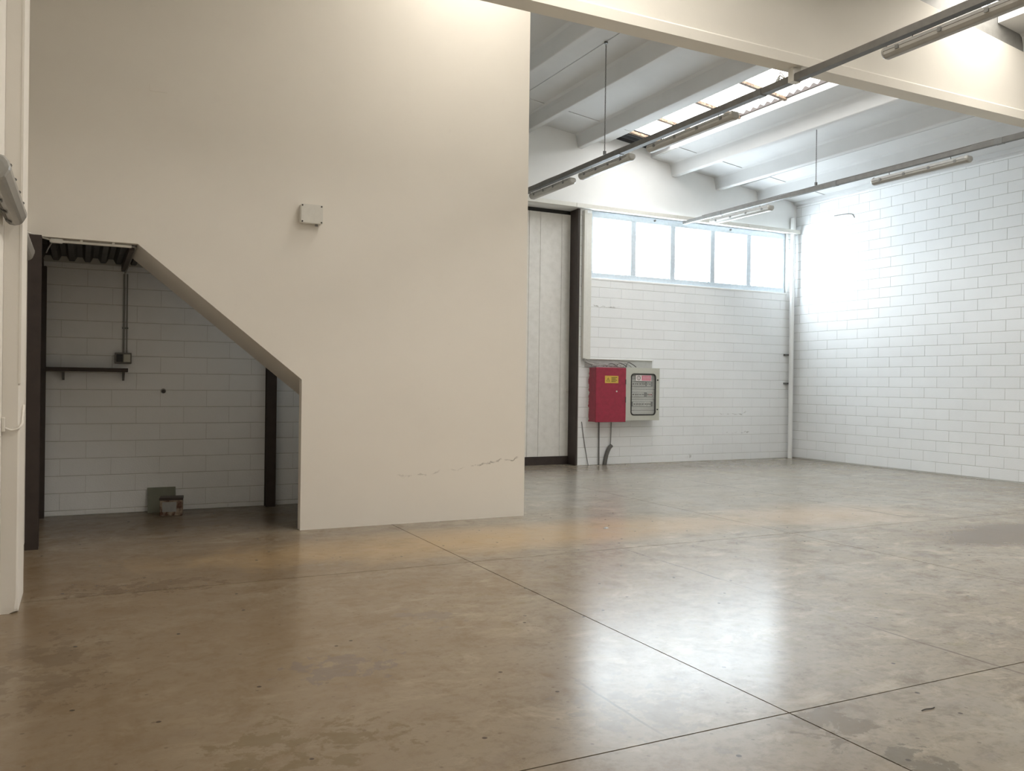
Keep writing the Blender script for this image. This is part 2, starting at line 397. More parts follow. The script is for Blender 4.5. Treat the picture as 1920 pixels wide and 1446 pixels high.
wr = setting('wall_right', 'long white painted concrete block wall beside the windows', 'wall')
box('mortar_bed', 'joint', wr, XR+0.005, XR+0.3, YF, 15.8, 0, 8.2)
blocks(wr, 'y', XR, 1, YF, YB, 0, 5.98, 0.02, 9.846-0.556*30, limit=lambda a, z: a > 9.0)
box('ring_beam', 'ceiling', wr, XR-0.10, XR+0.1, YF, YB-0.06, 5.94, 6.25, 0.006)

wb = setting('wall_back', 'white block wall under the window strip with a plain plastered band above', 'wall')
WX0, WX1, WZ0, WZ1 = 9.38, 14.77, 3.87, 5.28
DX1, DT = 9.10, 5.28
box('mortar_bed', 'joint', wb, DX1, WX1, YB+0.005, YB+0.32, 0, WZ0)
box('mortar_bed', 'joint', wb, DX1, WX0, YB+0.005, YB+0.32, WZ0, WZ1)
box('mortar_bed', 'joint', wb, WX1, XR+0.02, YB+0.005, YB+0.32, 0, WZ1)
blocks(wb, 'x', YB, 1, DX1+0.01, XR-0.005, 0, WZ1, 0.155, 9.30, 0.2078, holes=((WX0, WX1, WZ0, 9),), jv=0.0004, jh=0.006)
box('plaster_band', 'white', wb, 4.9, XR+0.02, 15.0, 15.8, WZ1, 8.2)
# stair-room side wall and nook back wall
ws = setting('wall_stairs', 'smooth cream partition wall with a sloping stair opening cut into it', 'wall')
XE = 5.0; Y0, Y1 = 9.55, 9.67
MB().prism([(XL+0.002, 8.05), (XL+0.002, 3.05), (0.494, 3.05), (2.187, 1.681), (2.187, 0), (XE, 0), (XE, 8.05)], 'y', Y0, Y1).build('panel', 'plaster', ws)
box('end_panel', 'plaster', ws, XE-0.12, XE, Y1, 15.5, 0, 8.05)
wn = setting('wall_nook', 'shaded white block wall at the back of the recess under the stairs', 'wall')
YN = 11.62
box('mortar_bed', 'joint', wn, XL, XE-0.12, YN+0.005, YN+0.2, 0, 3.4)
blocks(wn, 'x', YN, 1, XL+0.005, XE-0.13, 0, 3.06, 0.06, 0.05, 0.2095, jv=0.0025, jh=0.006)
# concrete stair flight whose soffit closes the recess, and the metal deck of its landing
st = thing('stair_flight', 'plastered stair flight with smooth sloping soffit behind the cream partition', 'stairs', (4.2, 10.2, 0))
sl = -(3.05-1.681)/(2.187-0.494); xf = 0.494-3.05/sl
MB().prism([(0.494, 3.052), (xf, 0.002), (xf+0.25, 0.002), (0.494, 3.30)], 'y', Y1+0.002, 10.72).build('soffit', 'plaster', st)
stp = MB()
n = 17
for i in range(n):
    x1 = xf+0.25-(xf+0.25-0.6)*i/n; x0 = xf+0.25-(xf+0.25-0.6)*(i+1)/n; zt = 3.25*(i+1)/n
    stp.box(x0, x1, Y1+0.002, 10.72, zt-0.19, zt)
stp.build('steps', 'white', st)
dk = MB(); pr = []
x = XL+0.01; k = 0
while x < 4.86:
    for dx, dz in ((0, 0), (0.055, 0), (0.085, 0.055), (0.14, 0.055)): pr.append((x+dx, 3.075+dz))
    x += 0.17
deck = setting('ceiling', 'dark corrugated steel deck closing the recess under the stairs', 'ceiling')
def sheet_poly(pr, y0, y1, name):
    pp = [p for p in pr]
    MB().prism(pp+[(pp[-1][0], 3.16), (pp[0][0], 3.16)], 'y', y0, y1).build(name, 'deck', deck)
sheet_poly([p for p in pr if p[0] < 0.50], Y1+0.01, 10.72, 'deck_sheet')
sheet_poly(pr, 10.73, YN-0.005, 'deck_sheet')
for xx in (-0.47, 0.42): box('deck_joist', 'brown_steel', deck, xx, xx+0.05, Y1+0.01, YN-0.005, 2.99, 3.07)

# roof: double-rib slabs on a slope, both bays
TT = [-1.33, 1.15, 4.74, 7.20, 10.79, 13.25]; TW = 2.455
ceil = setting('ceiling', 'sloping white roof of ribbed precast concrete slabs', 'ceiling')
def tt_profile(x0, x1):
    c = (x0+x1)/2; pts = [(x0, zs(x0))]
    for s in (-1, 1):
        m = c+s*0.61
        for dx, dz in ((-0.15, 0), (-0.105, -0.03), (-0.085, -0.10), (-0.055, -0.255), (-0.045, -0.265), (0.045, -0.265), (0.055, -0.255), (0.085, -0.10), (0.105, -0.03), (0.15, 0)):
            pts.append((m+dx, zs(m+dx)+dz))
    pts += [(x1, zs(x1)), (x1, zs(x1)+0.11), (x0, zs(x0)+0.11)]
    return [p for p in pts]
for x0 in TT:
    x1 = x0+TW
    for a, b in ((7.28, 15.3), (YF-0.1, 7.255)):
        MB().prism(tt_profile(x0+0.006, x1-0.006), 'y', a, b).build('ribbed_slab', 'ceiling', ceil)
    for s0, s1 in ((x0+0.02, x0+0.5), (x0+0.74, x0+1.72), (x0+1.96, x1-0.02)):   # thickened bearing ends
        MB().prism([(s0, zs(s0)-0.012), (s1, zs(s1)-0.012), (s1, zs(s1)+0.02), (s0, zs(s0)+0.02)], 'y', 14.05, 15.2).build('bearing_end', 'ceiling', ceil)
MB().prism([(XL-0.2, zs(XL-.2)+0.10), (15.4, zs(15.4)+0.10), (15.4, zs(15.4)-0.262), (XL-0.2, zs(XL-.2)-0.262)], 'y', 7.262, 7.272).build('bearing_strip', 'housing', ceil)  # grey colour carries the shaded band above the beam

# roof lights: corrugated sheets between the slabs
def wave(x0, x1, y0, y1, off, amp=0.026, lam=0.177, th=0.004):
    n = max(2, int((y1-y0)/lam*8)); m = MB(); top = []; v = []
    for i in range(n+1):
        y = y0+(y1-y0)*i/n; dz = amp*math.cos(2*math.pi*y/lam)
        for x in (x0, x1):
            v.append((x, y, zs(x)+off+dz))
    f = [(2*i, 2*i+1, 2*i+3, 2*i+2) for i in range(n)]
    m.add(v, f, True); return m
def skylight(name, label, x0, x1, ya, yb, cuts, blind=None, sheet='sheet'):
    s = setting(name, label, 'skylight')
    ed = [ya]+cuts+[yb]
    for a, b in zip(ed, ed[1:]):
        is_blind = blind and a >= blind-0.01
        o = wave(x0, x1, a+0.005, b-0.005, 0.17).build('blind_sheet' if is_blind else 'pane', 'deck' if is_blind else sheet, s)
        if is_blind: o['label'] = 'dark opaque corrugated sheet'
    for c in cuts:
        MB().prism([(x0+0.0, zs(x0)+0.085), (x1, zs(x1)+0.085), (x1, zs(x1)+0.135), (x0, zs(x0)+0.135)], 'y', c-0.035, c+0.035).build('purlin', 'batten', s)
    for xx in (x0+0.055, x1-0.075):                                   # dark scalloped closure strips under the sheets
        nn = int((yb-ya)/0.0221); bot = [(ya+(yb-ya)*i/nn, zs(xx)+0.112) for i in (0, nn)]
        topp = [(ya+(yb-ya)*i/nn, zs(xx)+0.164+0.026*math.cos(2*math.pi*(ya+(yb-ya)*i/nn)/0.177)) for i in range(nn+1)]
        MB().prism(bot+topp[::-1], 'x', xx, xx+0.02).build('closure_strip', 'brown_steel', s)
    for xx in (x0, x1-0.05):
        MB().prism([(xx, zs(xx)+0.105), (xx+0.05, zs(xx+.05)+0.105), (xx+0.05, zs(xx)+0.135), (xx, zs(xx)+0.135)], 'y', ya, yb).build('side_rail', 'batten', s)
    return s
SX = [(3.605, 4.74), (9.655, 10.79)]
far_cuts = [8.77, 9.93, 11.085, 12.245, 13.374, 14.33]; near_cuts = [-1.1, 0.05, 1.2, 2.35, 3.5, 4.65, 5.8]
skylight('window_2', 'corrugated roof light strip above the cable rail, beyond the deep beam', SX[1][0]-0.06, SX[1][1]+0.06, 7.28, 15.0, far_cuts, 14.33, 'sheet_far')
skylight('window_3', 'corrugated roof light strip on the near side of the deep beam', SX[1][0]-0.06, SX[1][1]+0.06, YF, 7.20, near_cuts)
skylight('window_4', 'corrugated roof light strip above the top of the cream partition', SX[0][0]-0.06, SX[0][1]+0.06, 7.28, 9.54, [8.40], None, 'sheet_mid')
MB().prism([(SX[0][0]-0.05, zs(SX[0][0])+0.113), (SX[0][1]+0.05, zs(SX[0][1])+0.113), (SX[0][1]+0.05, zs(SX[0][1])+0.16), (SX[0][0]-0.05, zs(SX[0][0])+0.16)], 'y', YF-0.1, 2.35).build('closing_slab', 'ceiling', ceil)
skylight('fill_roof_light', 'added unseen fill light, shaped as a corrugated roof light strip, over the near floor in front of the cream partition', SX[0][0]-0.06, SX[0][1]+0.06, 2.36, 7.20, [3.5, 4.65, 5.8], None, 'sheet_fill')  # out-of-view strip added to brighten the partition

# window strip
win = setting('window_1', 'high strip window of five frosted panes in pale steel frames', 'window', (12, YB, WZ0))
GX = [WX0+0.02, 10.465, 11.502, 12.608, 13.664, WX1-0.01]
for a, b in zip(GX, GX[1:]):
    box('pane', 'pane', win, a, b, YB+0.125, YB+0.135, WZ0+0.02, WZ1-0.02)
for i, g in enumerate(GX[1:-1]):
    box('mullion', 'frame', win, g-0.065, g+0.065, YB+0.06, YB+0.16, WZ0+0.01, WZ1-0.005, 0.006)
box('jamb', 'frame', win, WX0, WX0+0.07, YB+0.06, YB+0.16, WZ0+0.01, WZ1-0.005, 0.006)
box('jamb', 'frame', win, WX1-0.07, WX1, YB+0.06, YB+0.16, WZ0+0.01, WZ1-0.005, 0.006)
box('head_rail', 'frame', win, WX0, WX1, YB+0.055, YB+0.165, WZ1-0.14, WZ1-0.005, 0.006)
box('bottom_rail', 'frame', win, WX0, WX1, YB+0.055, YB+0.165, WZ0+0.005, WZ0+0.125, 0.006)
box('sill', 'white', win, WX0-0.02, WX1+0.015, YB-0.008, YB+0.12, WZ0-0.03, WZ0+0.008, 0.004)
for a, b in zip(GX, GX[1:]):                                         # rounded corners of the sashes
    for sx, xx in ((1, a+0.065), (-1, b-0.065)):
        for sz, zz in ((1, WZ0+0.125), (-1, WZ1-0.14)):
            r = 0.075
            MB().prism([(xx, zz)]+[(xx+sx*(r-r*math.sin(t)), zz+sz*(r-r*math.cos(t))) for t in [i*math.pi/10 for i in range(6)]], 'y', YB+0.09, YB+0.12).build('corner_gusset', 'frame', win)
for xx in (11.0, 13.1): MB().disc((xx, YB+0.03, WZ1-0.06), 'y', 0.022, 0.03).build('latch', 'grey_metal', win)

# sliding door
door = setting('door_1', 'tall white panelled sliding door in a dark brown steel frame', 'door', (8.5, 15.4, 0))
YD = 15.40
edges = [5.02, 5.6, 6.1, 6.6, 7.1, 7.6, 8.103, 8.363, 8.868, 9.085]
for a, b in zip(edges, edges[1:]):
    box('panel', 'door', door, a+0.004, b-0.004, YD, YD+0.05, 0.17, 5.20, 0.004)
box('backing_sheet', 'door', door, 5.02, 9.09, YD+0.012, YD+0.1, 0.1, 5.20)
box('bottom_rail', 'brown_steel', door, 5.02, 9.09, YD-0.03, YD+0.06, 0.0, 0.17, 0.004)
box('top_gap', 'black', door, 5.02, 9.09, YD+0.02, YD+0.12, 5.20, 5.28)
MB().prism([(9.055, 15.06), (9.10, 15.06), (9.10, 15.5), (9.055, 15.5), (9.055, 15.42), (9.075, 15.42), (9.075, 15.12), (9.055, 15.12)], 'z', 0, 5.28).build('steel_jamb', 'brown_steel', door)
box('handle', 'white_plastic', door, 9.02, 9.05, YD-0.05, YD, 1.52, 1.58, 0.004)
box('outer_sheet', 'deck', door, 4.9, 9.2, 15.6, 15.7, 0, 5.4)

# ------------------------------------------------------------------ big built things
beam = thing('concrete_beam', 'deep white concrete roof beam spanning the hall above the cable rails', 'beam', (7.2, 7.265, 5.29))
MB().prism([(7.15, 5.29), (7.38, 5.29), (7.38, 5.40), (7.345, 5.43), (7.185, 5.43), (7.15, 5.40)], 'x', XL+0.002, XR-0.002).build('bottom_flange', 'beam', beam)
bt = lambda x: zs(x)-0.27
MB().prism([(XL+0.002, 5.43), (XR-0.002, 5.43), (XR-0.002, bt(XR)), (XL+0.002, bt(XL))], 'y', 7.185, 7.345).build('web', 'beam', beam)

pil = MB()
sec = lambda r, z: [(XL+0.001, 6.95, z), (-0.39-r, 6.95, z), (-0.39, 6.95+r, z), (-0.39, 7.60, z), (XL+0.001, 7.60, z)]
lv = [0.0, 0.012, 0.03, 0.10, 0.2, 5.288]; V = []; rr = [0.055, 0.03, 0.022, 0.014, 0.012, 0.012]
for z, r in zip(lv, rr): V += sec(r, z)
Fp = [(i*5+k, i*5+(k+1) % 5, (i+1)*5+(k+1) % 5, (i+1)*5+k) for i in range(len(lv)-1) for k in range(5)]+[tuple(range(5))[::-1], tuple(range(len(V)-5, len(V)))]
pil.add(V, Fp)
pillar = thing('wall_pillar', 'cream painted concrete pillar standing proud of the left wall', 'pillar', (-0.45, 7.2, 0))
pil.build('shaft', 'plaster', pillar)
box('corner_bead', 'plaster', pillar, -0.403, -0.3855, 6.9455, 6.965, 1.62, 5.28, 0.002)

# ------------------------------------------------------------------ cable rails, hangers, lights
def rail(name, label, X, z0, z1, ya, yb, wd):
    t = thing(name, label, 'cable rail', (X, (ya+yb)/2, z0), 'cable rails under the roof')
    h = wd/2
    MB().prism([(X-h, z0), (X+h, z0), (X+h, z1), (X+h-0.006, z1), (X+h-0.006, z0+0.006), (X-h+0.006, z0+0.006), (X-h+0.006, z1), (X-h, z1)], 'y', ya, yb).build('channel', 'dark_rail', t)
    m = MB(); m.box(X-h+0.007, X+h-0.007, ya, yb, z0+0.01, z1-0.012); m.build('cover', 'grey_metal', t)
    y = ya+1.4
    while y < yb-0.3:
        box('splice_plate', 'grey_metal', t, X-h-0.004, X+h+0.004, y-0.06, y+0.06, z0-0.004, z1+0.003); y += 3.0
    for k in range(2):
        pts = []; y = ya+0.3
        while y < yb-0.2:
            pts.append((X-0.02+0.04*k+random.uniform(-.01, .01), y, z1+0.006+random.uniform(0, 0.008))); y += 0.45
        MB().tube(arc(pts, 3), 0.007, 6).build('cable', 'cable', t)
    return t
R1, R2 = 7.20, 11.70
r1 = rail('cable_rail', 'grey cable rail hung on a rod below the roof light, past the cream partition', R1, 5.135, 5.21, YF+0.01, 14.99, 0.09)
r2 = rail('cable_rail', 'grey cable rail ending on the wall above the strip window', R2, 5.19, 5.262, YF+0.01, 14.99, 0.07)
for X, t, z in ((R1, r1, 5.21), (R2, r2, 5.262)):                   # straps that fix the rails to the beam
    box('beam_strap', 'white_plastic', t, X-0.06, X+0.06, 7.22, 7.30, z-0.08, 5.29, 0.003)
for k, (a, b) in enumerate(((0.10, 0.16), (0.14, 0.10), (0.19, 0.13), (0.24, 0.08))):
    MB().tube(arc([(R1-0.03+0.02*k, 7.38+0.02*k, 5.22), (R1-0.02+0.02*k, 7.40+a*0.6, 5.23+b*0.5), (R1+0.01*k, 7.40+a, 5.22)], 6), 0.006, 6).build('loose_wire', 'white_plastic', r1)
def rod(label, X, Y, z0, z1):
    t = thing('hanging_chain', label, 'chain', (X, Y, z0), 'thin chains that carry the cable rails')
    MB().disc((X, Y, z1-0.03), 'z', 0.03, 0.028).build('ceiling_hook', 'dark_rail', t)
    m = MB(); z = z0+0.07; i = 0
    while z < z1-0.05:
        d = (0.007, 0) if i % 2 else (0, 0.007)
        loop = [(X+d[0]*math.cos(a), Y+d[1]*math.cos(a), z+0.022+0.024*math.sin(a)) for a in [j*2*math.pi/8 for j in range(9)]]
        m.tube(loop, 0.0042, 4, caps=False); z += 0.036; i += 1
    m.build('chain', 'dark_rail', t)
    box('bottom_clamp', 'grey_metal', t, X-0.02, X+0.02, Y-0.015, Y+0.015, z0+0.025, z0+0.08)
rod('thin chain hanging from the slab joint beside the cream partition', R1, 11.21, 5.21, zs(R1))
rod('thin chain hanging from the roof behind a rib to the rail over the window', R2, 11.24, 5.262, zs(R2)-0.04)

def fixture_mesh(L, wd=0.155, h=0.105):
    """batten light along y, centre at origin, top of the housing at z=0"""
    hw = wd/2
    hous = [(-hw, -0.045), (-hw+0.008, -0.012), (-hw+0.03, 0), (hw-0.03, 0), (hw-0.008, -0.012), (hw, -0.045)]
    diff = [(-hw+0.004, -0.047), (hw-0.004, -0.047), (hw-0.012, -0.075), (hw-0.035, -0.098), (hw-0.055, -h), (-hw+0.055, -h), (-hw+0.035, -0.098), (-hw+0.012, -0.075)]
    H = MB().prism(hous, 'y', -L/2+0.04, L/2-0.04)
    D = MB().prism(diff, 'y', -L/2+0.04, L/2-0.04)
    caps = []
    for s in (-1, 1):
        c = MB(); full = hous[1:-1][::-1]+[hous[0]]+[(-hw+0.012, -0.075), (-hw+0.035, -0.098), (-hw+0.055, -h), (hw-0.055, -h), (hw-0.035, -0.098), (hw-0.012, -0.075), hous[-1]]
        n = len(full); V = []
        for sc, dy in ((1.02, 0.0), (1.0, 0.016), (0.86, 0.034), (0.55, 0.042)):
            V += [(p[0]*sc, s*(L/2-0.04+dy), -0.052+(p[1]+0.052)*sc) for p in full]
        F = [(i*n+k, i*n+(k+1) % n, (i+1)*n+(k+1) % n, (i+1)*n+k) for i in range(3) for k in range(n)]+[tuple(range(3*n, 4*n)), tuple(range(n))]
        c.add(V, F); caps.append(c)
    return H, D, caps
def clean(me):
    bm = bmesh.new(); bm.from_mesh(me); bmesh.ops.recalc_face_normals(bm, faces=bm.faces); bm.to_mesh(me); bm.free(); return me
FX = {}
def fixture(label, L, loc, rot=(0, 0, 0), hang=0.0, cap='housing', group='fluorescent lights under the cable rails'):
    t = thing('fluorescent_light', label, 'light fixture', loc, group); t.rotation_euler = rot
    if L not in FX:
        H, D, caps = fixture_mesh(L)
        FX[L] = [clean(H.mesh('housing', 'housing')), clean(D.mesh('diffuser', 'diffuser')), [clean(c.mesh('end_cap', 'diffuser')) for c in caps]]
    H, D, caps = FX[L]
    place('housing', H, t, True); place('diffuser', D, t, True)
    for c in caps: place('end_cap', c, t, True)
    for i in range(4):
        y = -L/2+0.2+(L-0.4)*i/3
        for s in (-1, 1): MB().box(s*0.0775-0.004, s*0.0775+0.004, y-0.02, y+0.02, -0.07, -0.03).build('clip', 'grey_metal', t, local=True)
    if hang:
        for y in (-L/2+0.32, L/2-0.32):
            MB().tube([(0, y, -0.002), (0.006, y, hang*0.4), (-0.004, y, hang*0.7), (0, y, hang)], 0.006, 6).build('hook', 'grey_metal', t, local=True)
    MB().tube(arc([(0.01, L/2-0.06, -0.01), (0.02, L/2+0.03, 0.012), (0.0, L/2-0.02, hang*0.6 if hang else 0.012)], 5), 0.006, 6).build('lead', 'cable', t, local=True)
    return t
zc = 5.085
fixture('long fluorescent batten hung from the rail on the near side of the beam', 1.80, (R1, 5.13, zc), hang=0.040)
fixture('fluorescent batten hung from the rail just beyond the beam, under the corrugated roof light', 1.80, (R1, 9.13, zc), hang=0.040)
fixture('short fluorescent batten hung from the rail below the thin chain', 1.43, (R1, 11.18, zc), hang=0.040)
fixture('short fluorescent batten whose far end runs behind the cream partition', 1.43, (R1, 12.88, zc), hang=0.040)
fixture('fluorescent batten hung in front of the long block wall', 1.74, (R2, 9.13, 5.135), hang=0.044)
fixture('fluorescent batten hung from the rail in front of the strip window', 1.74, (R2, 13.2, 5.135), hang=0.044)
fixture('fluorescent batten fixed along the left wall, ending at the pillar', 1.56, (-0.462, 6.11, 2.815), rot=(0, math.radians(-62), 0), group='fluorescent lights on the left wall')
fixture('fluorescent batten on the left wall between pillar and steel post', 1.10, (-0.495, 8.2, 2.79), rot=(0, math.radians(-70), 0), group='fluorescent lights on the left wall')

# ------------------------------------------------------------------ back wall services
tr = thing('wall_trunking', 'white horizontal trunking along the wall above door and window', 'trunking', (10, 14.85, 5.25))
for a, b in zip([5.1, 8.88, 11.4, 13.4], [8.88, 11.4, 13.4, 14.975]): box('trunk_length', 'white_plastic', tr, a+0.002, b-0.002, 14.83, 14.89, 5.25, 5.335, 0.004)
for a in (5.6, 7.0, 8.4, 9.8, 11.2, 12.6, 14.0): box('bracket', 'white_plastic', tr, a-0.02, a+0.02, 14.89, 14.999, 5.29, 5.325)

pipe = thing('downpipe', 'white downpipe running down the corner beside the window', 'pipe', (14.84, 14.94, 0))
MB().tube([(14.84, 14.94, 0.0), (14.84, 14.94, 5.245)], 0.052, 16).build('pipe_run', 'white', pipe)
MB().tube([(14.84, 14.94, 5.34), (14.84, 14.94, 5.62)], 0.06, 16).build('pipe_socket', 'white', pipe)
MB().tube([(14.84, 14.94, 4.13), (14.84, 14.94, 4.24)], 0.060, 16).build('pipe_coupling', 'white', pipe)
for z in (2.42, 1.75): box('pipe_clip', 'grey_metal', pipe, 14.70, 14.84, 14.985, 15.045, z-0.02, z+0.02)

box_v = thing('vertical_trunking', 'white vertical cable trunking between steel door frame and window', 'trunking', (9.2, 15.0, 2.2))
box('trunk_body', 'white_plastic', box_v, 9.150, 9.222, 14.96, 15.045, 2.20, 5.245, 0.004)
box('flat_cover', 'white_plastic', box_v, 9.232, 9.36, 15.01, 15.045, 2.20, 5.20, 0.003)

cav = thing('cable_tray', 'grey open cable tray above the red and grey cabinets', 'cable tray', (10.1, 15.0, 2.02))
box('back_plate', 'tray', cav, 9.24, 10.93, 15.03, 15.048, 2.03, 2.19)
box('top_lip', 'white_plastic', cav, 9.225, 10.95, 15.0, 15.048, 2.188, 2.20)
random.seed(3)
cabs = thing('cable_bundle', 'tangle of grey cables running into the cabinets from the trunking', 'cables', (9.5, 14.95, 2.03))
for i in range(13):
    x0 = 9.16+0.006*i; e = 9.45+0.055*i+random.uniform(-.03, .03)
    pts = [(x0, 14.985-0.02*random.random(), 2.188), (x0+0.05, 14.97, 2.13+random.uniform(-.02, .03)), (x0+0.16+0.02*i, 14.93-0.03*random.random(), 2.06+random.uniform(0, .03)), (e-0.1, 14.90, 2.045+random.uniform(0, .035)), (e, 14.88, 2.045)]
    MB().tube(arc(pts, 6), 0.009, 6).build('cable', 'pale_cable' if i % 3 else 'cable', cabs)
for i in range(5):
    c = 9.85+0.12*i
    MB().tube(arc([(c-0.15, 14.92, 2.045), (c-0.07, 14.95, 2.10+0.01*i), (c+0.03, 14.93, 2.10), (c+0.1, 14.9, 2.045)], 6), 0.010, 6).build('cable', 'pale_cable' if i % 2 else 'dark_rail', cabs)

red = thing('red_cabinet', 'crimson electrical cabinet with a yellow warning sticker', 'cabinet', (9.7, 14.9, 0.905))
YC = 14.74
MB().box(9.338, 10.066, YC+0.03, YB-0.002, 0.905, 2.015).build('body', 'red', red, 0.004)
rd = box('door', 'red', red, 9.336, 10.068, YC, YC+0.028, 0.900, 2.020, 0.005)
def child_of_part(name, mb, mat, part, bevel=0.0):
    return mb.build(name, mat, part, bevel)
child_of_part('lock', MB().disc((9.834, YC-0.012, 1.533), 'y', 0.016, 0.014), 'white_plastic', rd)
child_of_part('hinge', MB().tube([(10.058, YC-0.004, 1.30), (10.058, YC-0.004, 1.42)], 0.008, 8), 'brown_steel', rd)
child_of_part('hinge', MB().tube([(10.058, YC-0.004, 1.68), (10.058, YC-0.004, 1.78)], 0.008, 8), 'brown_steel', rd)
def strip(mb, x0, x1, z0, z1, y, t=0.0008): return mb.box(x0, x1, y-t, y, z0, z1)
sk = box('warning_sticker', 'yellow', red, 9.548, 9.874, YC-0.0022, YC-0.0002, 1.702, 1.852); sk['label'] = 'yellow warning sticker'
ys = YC-0.0022
def prism_y(poly, y0, y1): return MB().prism(poly, 'y', y0, y1)
tri = [(9.625, 1.815), (9.578, 1.735), (9.672, 1.735)]
child_of_part('warning_triangle', prism_y(tri, ys-0.001, ys), 'ink', sk)
tri2 = [(9.625, 1.800), (9.590, 1.742), (9.660, 1.742)]
child_of_part('triangle_field', prism_y(tri2, ys-0.0016, ys-0.001), 'yellow', sk)
bolt = [(9.631, 1.788), (9.616, 1.765), (9.625, 1.765), (9.619, 1.746), (9.636, 1.770), (9.627, 1.770)]
child_of_part('lightning_bolt', prism_y(bolt, ys-0.0022, ys-0.0016), 'ink', sk)
random.seed(11)
for r in range(4):                                                   # printed lines, too small to be read
    z = 1.823-0.027*r; x = 9.705; m = MB()
    while x < 9.835-0.02*(r % 2):
        wv = random.uniform(0.010, 0.024); strip(m, x, x+wv, z-0.015, z, ys, 0.0012); x += wv+0.006
    child_of_part('printed_line', m, 'ink', sk)

gry = thing('grey_cabinet', 'grey distribution board cabinet with a black-edged glass door beside the red one', 'cabinet', (10.5, 14.9, 0.93))
GX0, GX1, GZ0, GZ1, YG = 10.074, 10.925, 0.93, 2.028, 14.75
m = MB(); m.box(GX0, GX0+0.012, YG+0.03, YB-0.002, GZ0, GZ1); m.box(GX1-0.012, GX1, YG+0.03, YB-0.002, GZ0, GZ1); m.box(GX0, GX1, YG+0.03, YB-0.002, GZ0, GZ0+0.012); m.box(GX0, GX1, YG+0.03, YB-0.002, GZ1-0.012, GZ1); m.box(GX0, GX1, YB-0.02, YB-0.002, GZ0, GZ1)
m.build('body', 'grey_box', gry)
wx0, wx1, wz0, wz1 = 10.20, 10.825, 1.04, 1.905
def rrect(x0, x1, z0, z1, r, n=5):
    out = []
    for cx, cz, a in ((x1-r, z1-r, 0), (x0+r, z1-r, 90), (x0+r, z0+r, 180), (x1-r, z0+r, 270)):
        out += [(cx+r*math.cos(math.radians(a+90*i/n)), cz+r*math.sin(math.radians(a+90*i/n))) for i in range(n+1)]
    return out
def ring(outer, inner, y0, y1):
    n = len(outer); mb = MB(); V = [(p[0], y, p[1]) for y in (y0, y1) for p in outer+inner]; F = []
    for i in range(n):
        j = (i+1) % n
        F += [(i, j, n+j, n+i), (2*n+i, 3*n+i, 3*n+j, 2*n+j), (i, 2*n+i, 2*n+j, j), (n+i, n+j, 3*n+j, 3*n+i)]
    return mb.add(V, F)
inn = rrect(wx0, wx1, wz0, wz1, 0.07)
def to_rect(p):                                                      # outer rectangle sampled like the inner one
    cx, cz = (GX0+GX1)/2, (GZ0+GZ1)/2
    dx, dz = p[0]-cx, p[1]-cz; s = min((GX1-cx)/abs(dx) if dx else 9e9, (GZ1-cz)/abs(dz) if dz else 9e9); return (cx+dx*s, cz+dz*s)
inn2 = []
for i, p in enumerate(inn):                                          # add the rectangle's corner directions
    inn2.append(p)
outr = [to_rect(p) for p in inn2]
def snap(o):
    best = list(o)
    for cx in (GX0, GX1):
        for cz in (GZ0, GZ1):
            j = min(range(len(o)), key=lambda q: (o[q][0]-cx)**2+(o[q][1]-cz)**2); best[j] = (cx, cz)
    return best
gd = place('door', clean(ring(snap(outr), inn2, YG, YG+0.028).mesh('door', 'grey_box')), gry)
def off(pts, d):
    cx, cz = (wx0+wx1)/2, (wz0+wz1)/2
    return rrect(wx0+d, wx1-d, wz0+d, wz1-d, 0.07-d*0.6)
child_of_part('gasket', ring(off(inn, -0.006), off(inn, 0.016), YG-0.006, YG+0.012), 'black', gd)
child_of_part('glass_pane', MB().prism(off(inn, 0.008), 'y', YG+0.008, YG+0.011), 'glass', gd)
for z in (1.778, 1.157): child_of_part('latch', MB().disc((10.872, YG-0.012, z), 'y', 0.016, 0.014), 'black', gd)
fp = box('front_plate', 'breaker', gry, GX0+0.02, GX1-0.02, YG+0.075, YG+0.085, GZ0+0.02, GZ1-0.02)
random.seed(5)
for zr in (1.69, 1.47, 1.27):
    rowx = 10.25
    box('slot_rail', 'grey_metal', gry, 10.22, 10.80, YG+0.068, YG+0.075, zr-0.052, zr+0.052)
    while rowx < 10.74:
        wv = random.choice((0.035, 0.035, 0.07))
        if random.random() < 0.85:
            b = box('breaker', 'breaker', gry, rowx, rowx+wv-0.004, YG+0.045, YG+0.068, zr-0.043, zr+0.043, 0.002)
            cb = 'red' if (zr == 1.47 and rowx > 10.66) else 'dark_rail'
            child_of_part('toggle', MB().box(rowx+wv*0.25, rowx+wv*0.7, YG+0.032, YG+0.045, zr-0.012, zr+0.015), cb, b)
        rowx += wv
for z in (1.80, 1.58, 1.365, 1.14): box('seam', 'grey_metal', gry, 10.12, 10.88, YG+0.072, YG+0.0755, z-0.004, z+0.004)
s2 = box('notice_sticker', 'stickwhite', gry, 10.322, 10.715, YG+0.0065, YG+0.0075, 1.755, 1.878); s2['label'] = 'white and pink notice sticker behind the glass'
y2 = YG+0.0065
child_of_part('pink_field', strip(MB(), 10.475, 10.705, 1.765, 1.87, y2), 'stickpink', s2)
o = [(10.395+0.045*math.cos(i*math.pi/10), 1.817+0.045*math.sin(i*math.pi/10)) for i in range(20)]; i_ = [(10.395+0.034*math.cos(i*math.pi/10), 1.817+0.034*math.sin(i*math.pi/10)) for i in range(20)]
child_of_part('ring_symbol', ring(o, i_, y2-0.001, y2), 'ink', s2)
child_of_part('lightning_bolt', prism_y([(10.402, 1.842), (10.383, 1.815), (10.394, 1.815), (10.387, 1.792), (10.408, 1.821), (10.397, 1.821)], y2-0.001, y2), 'ink', s2)
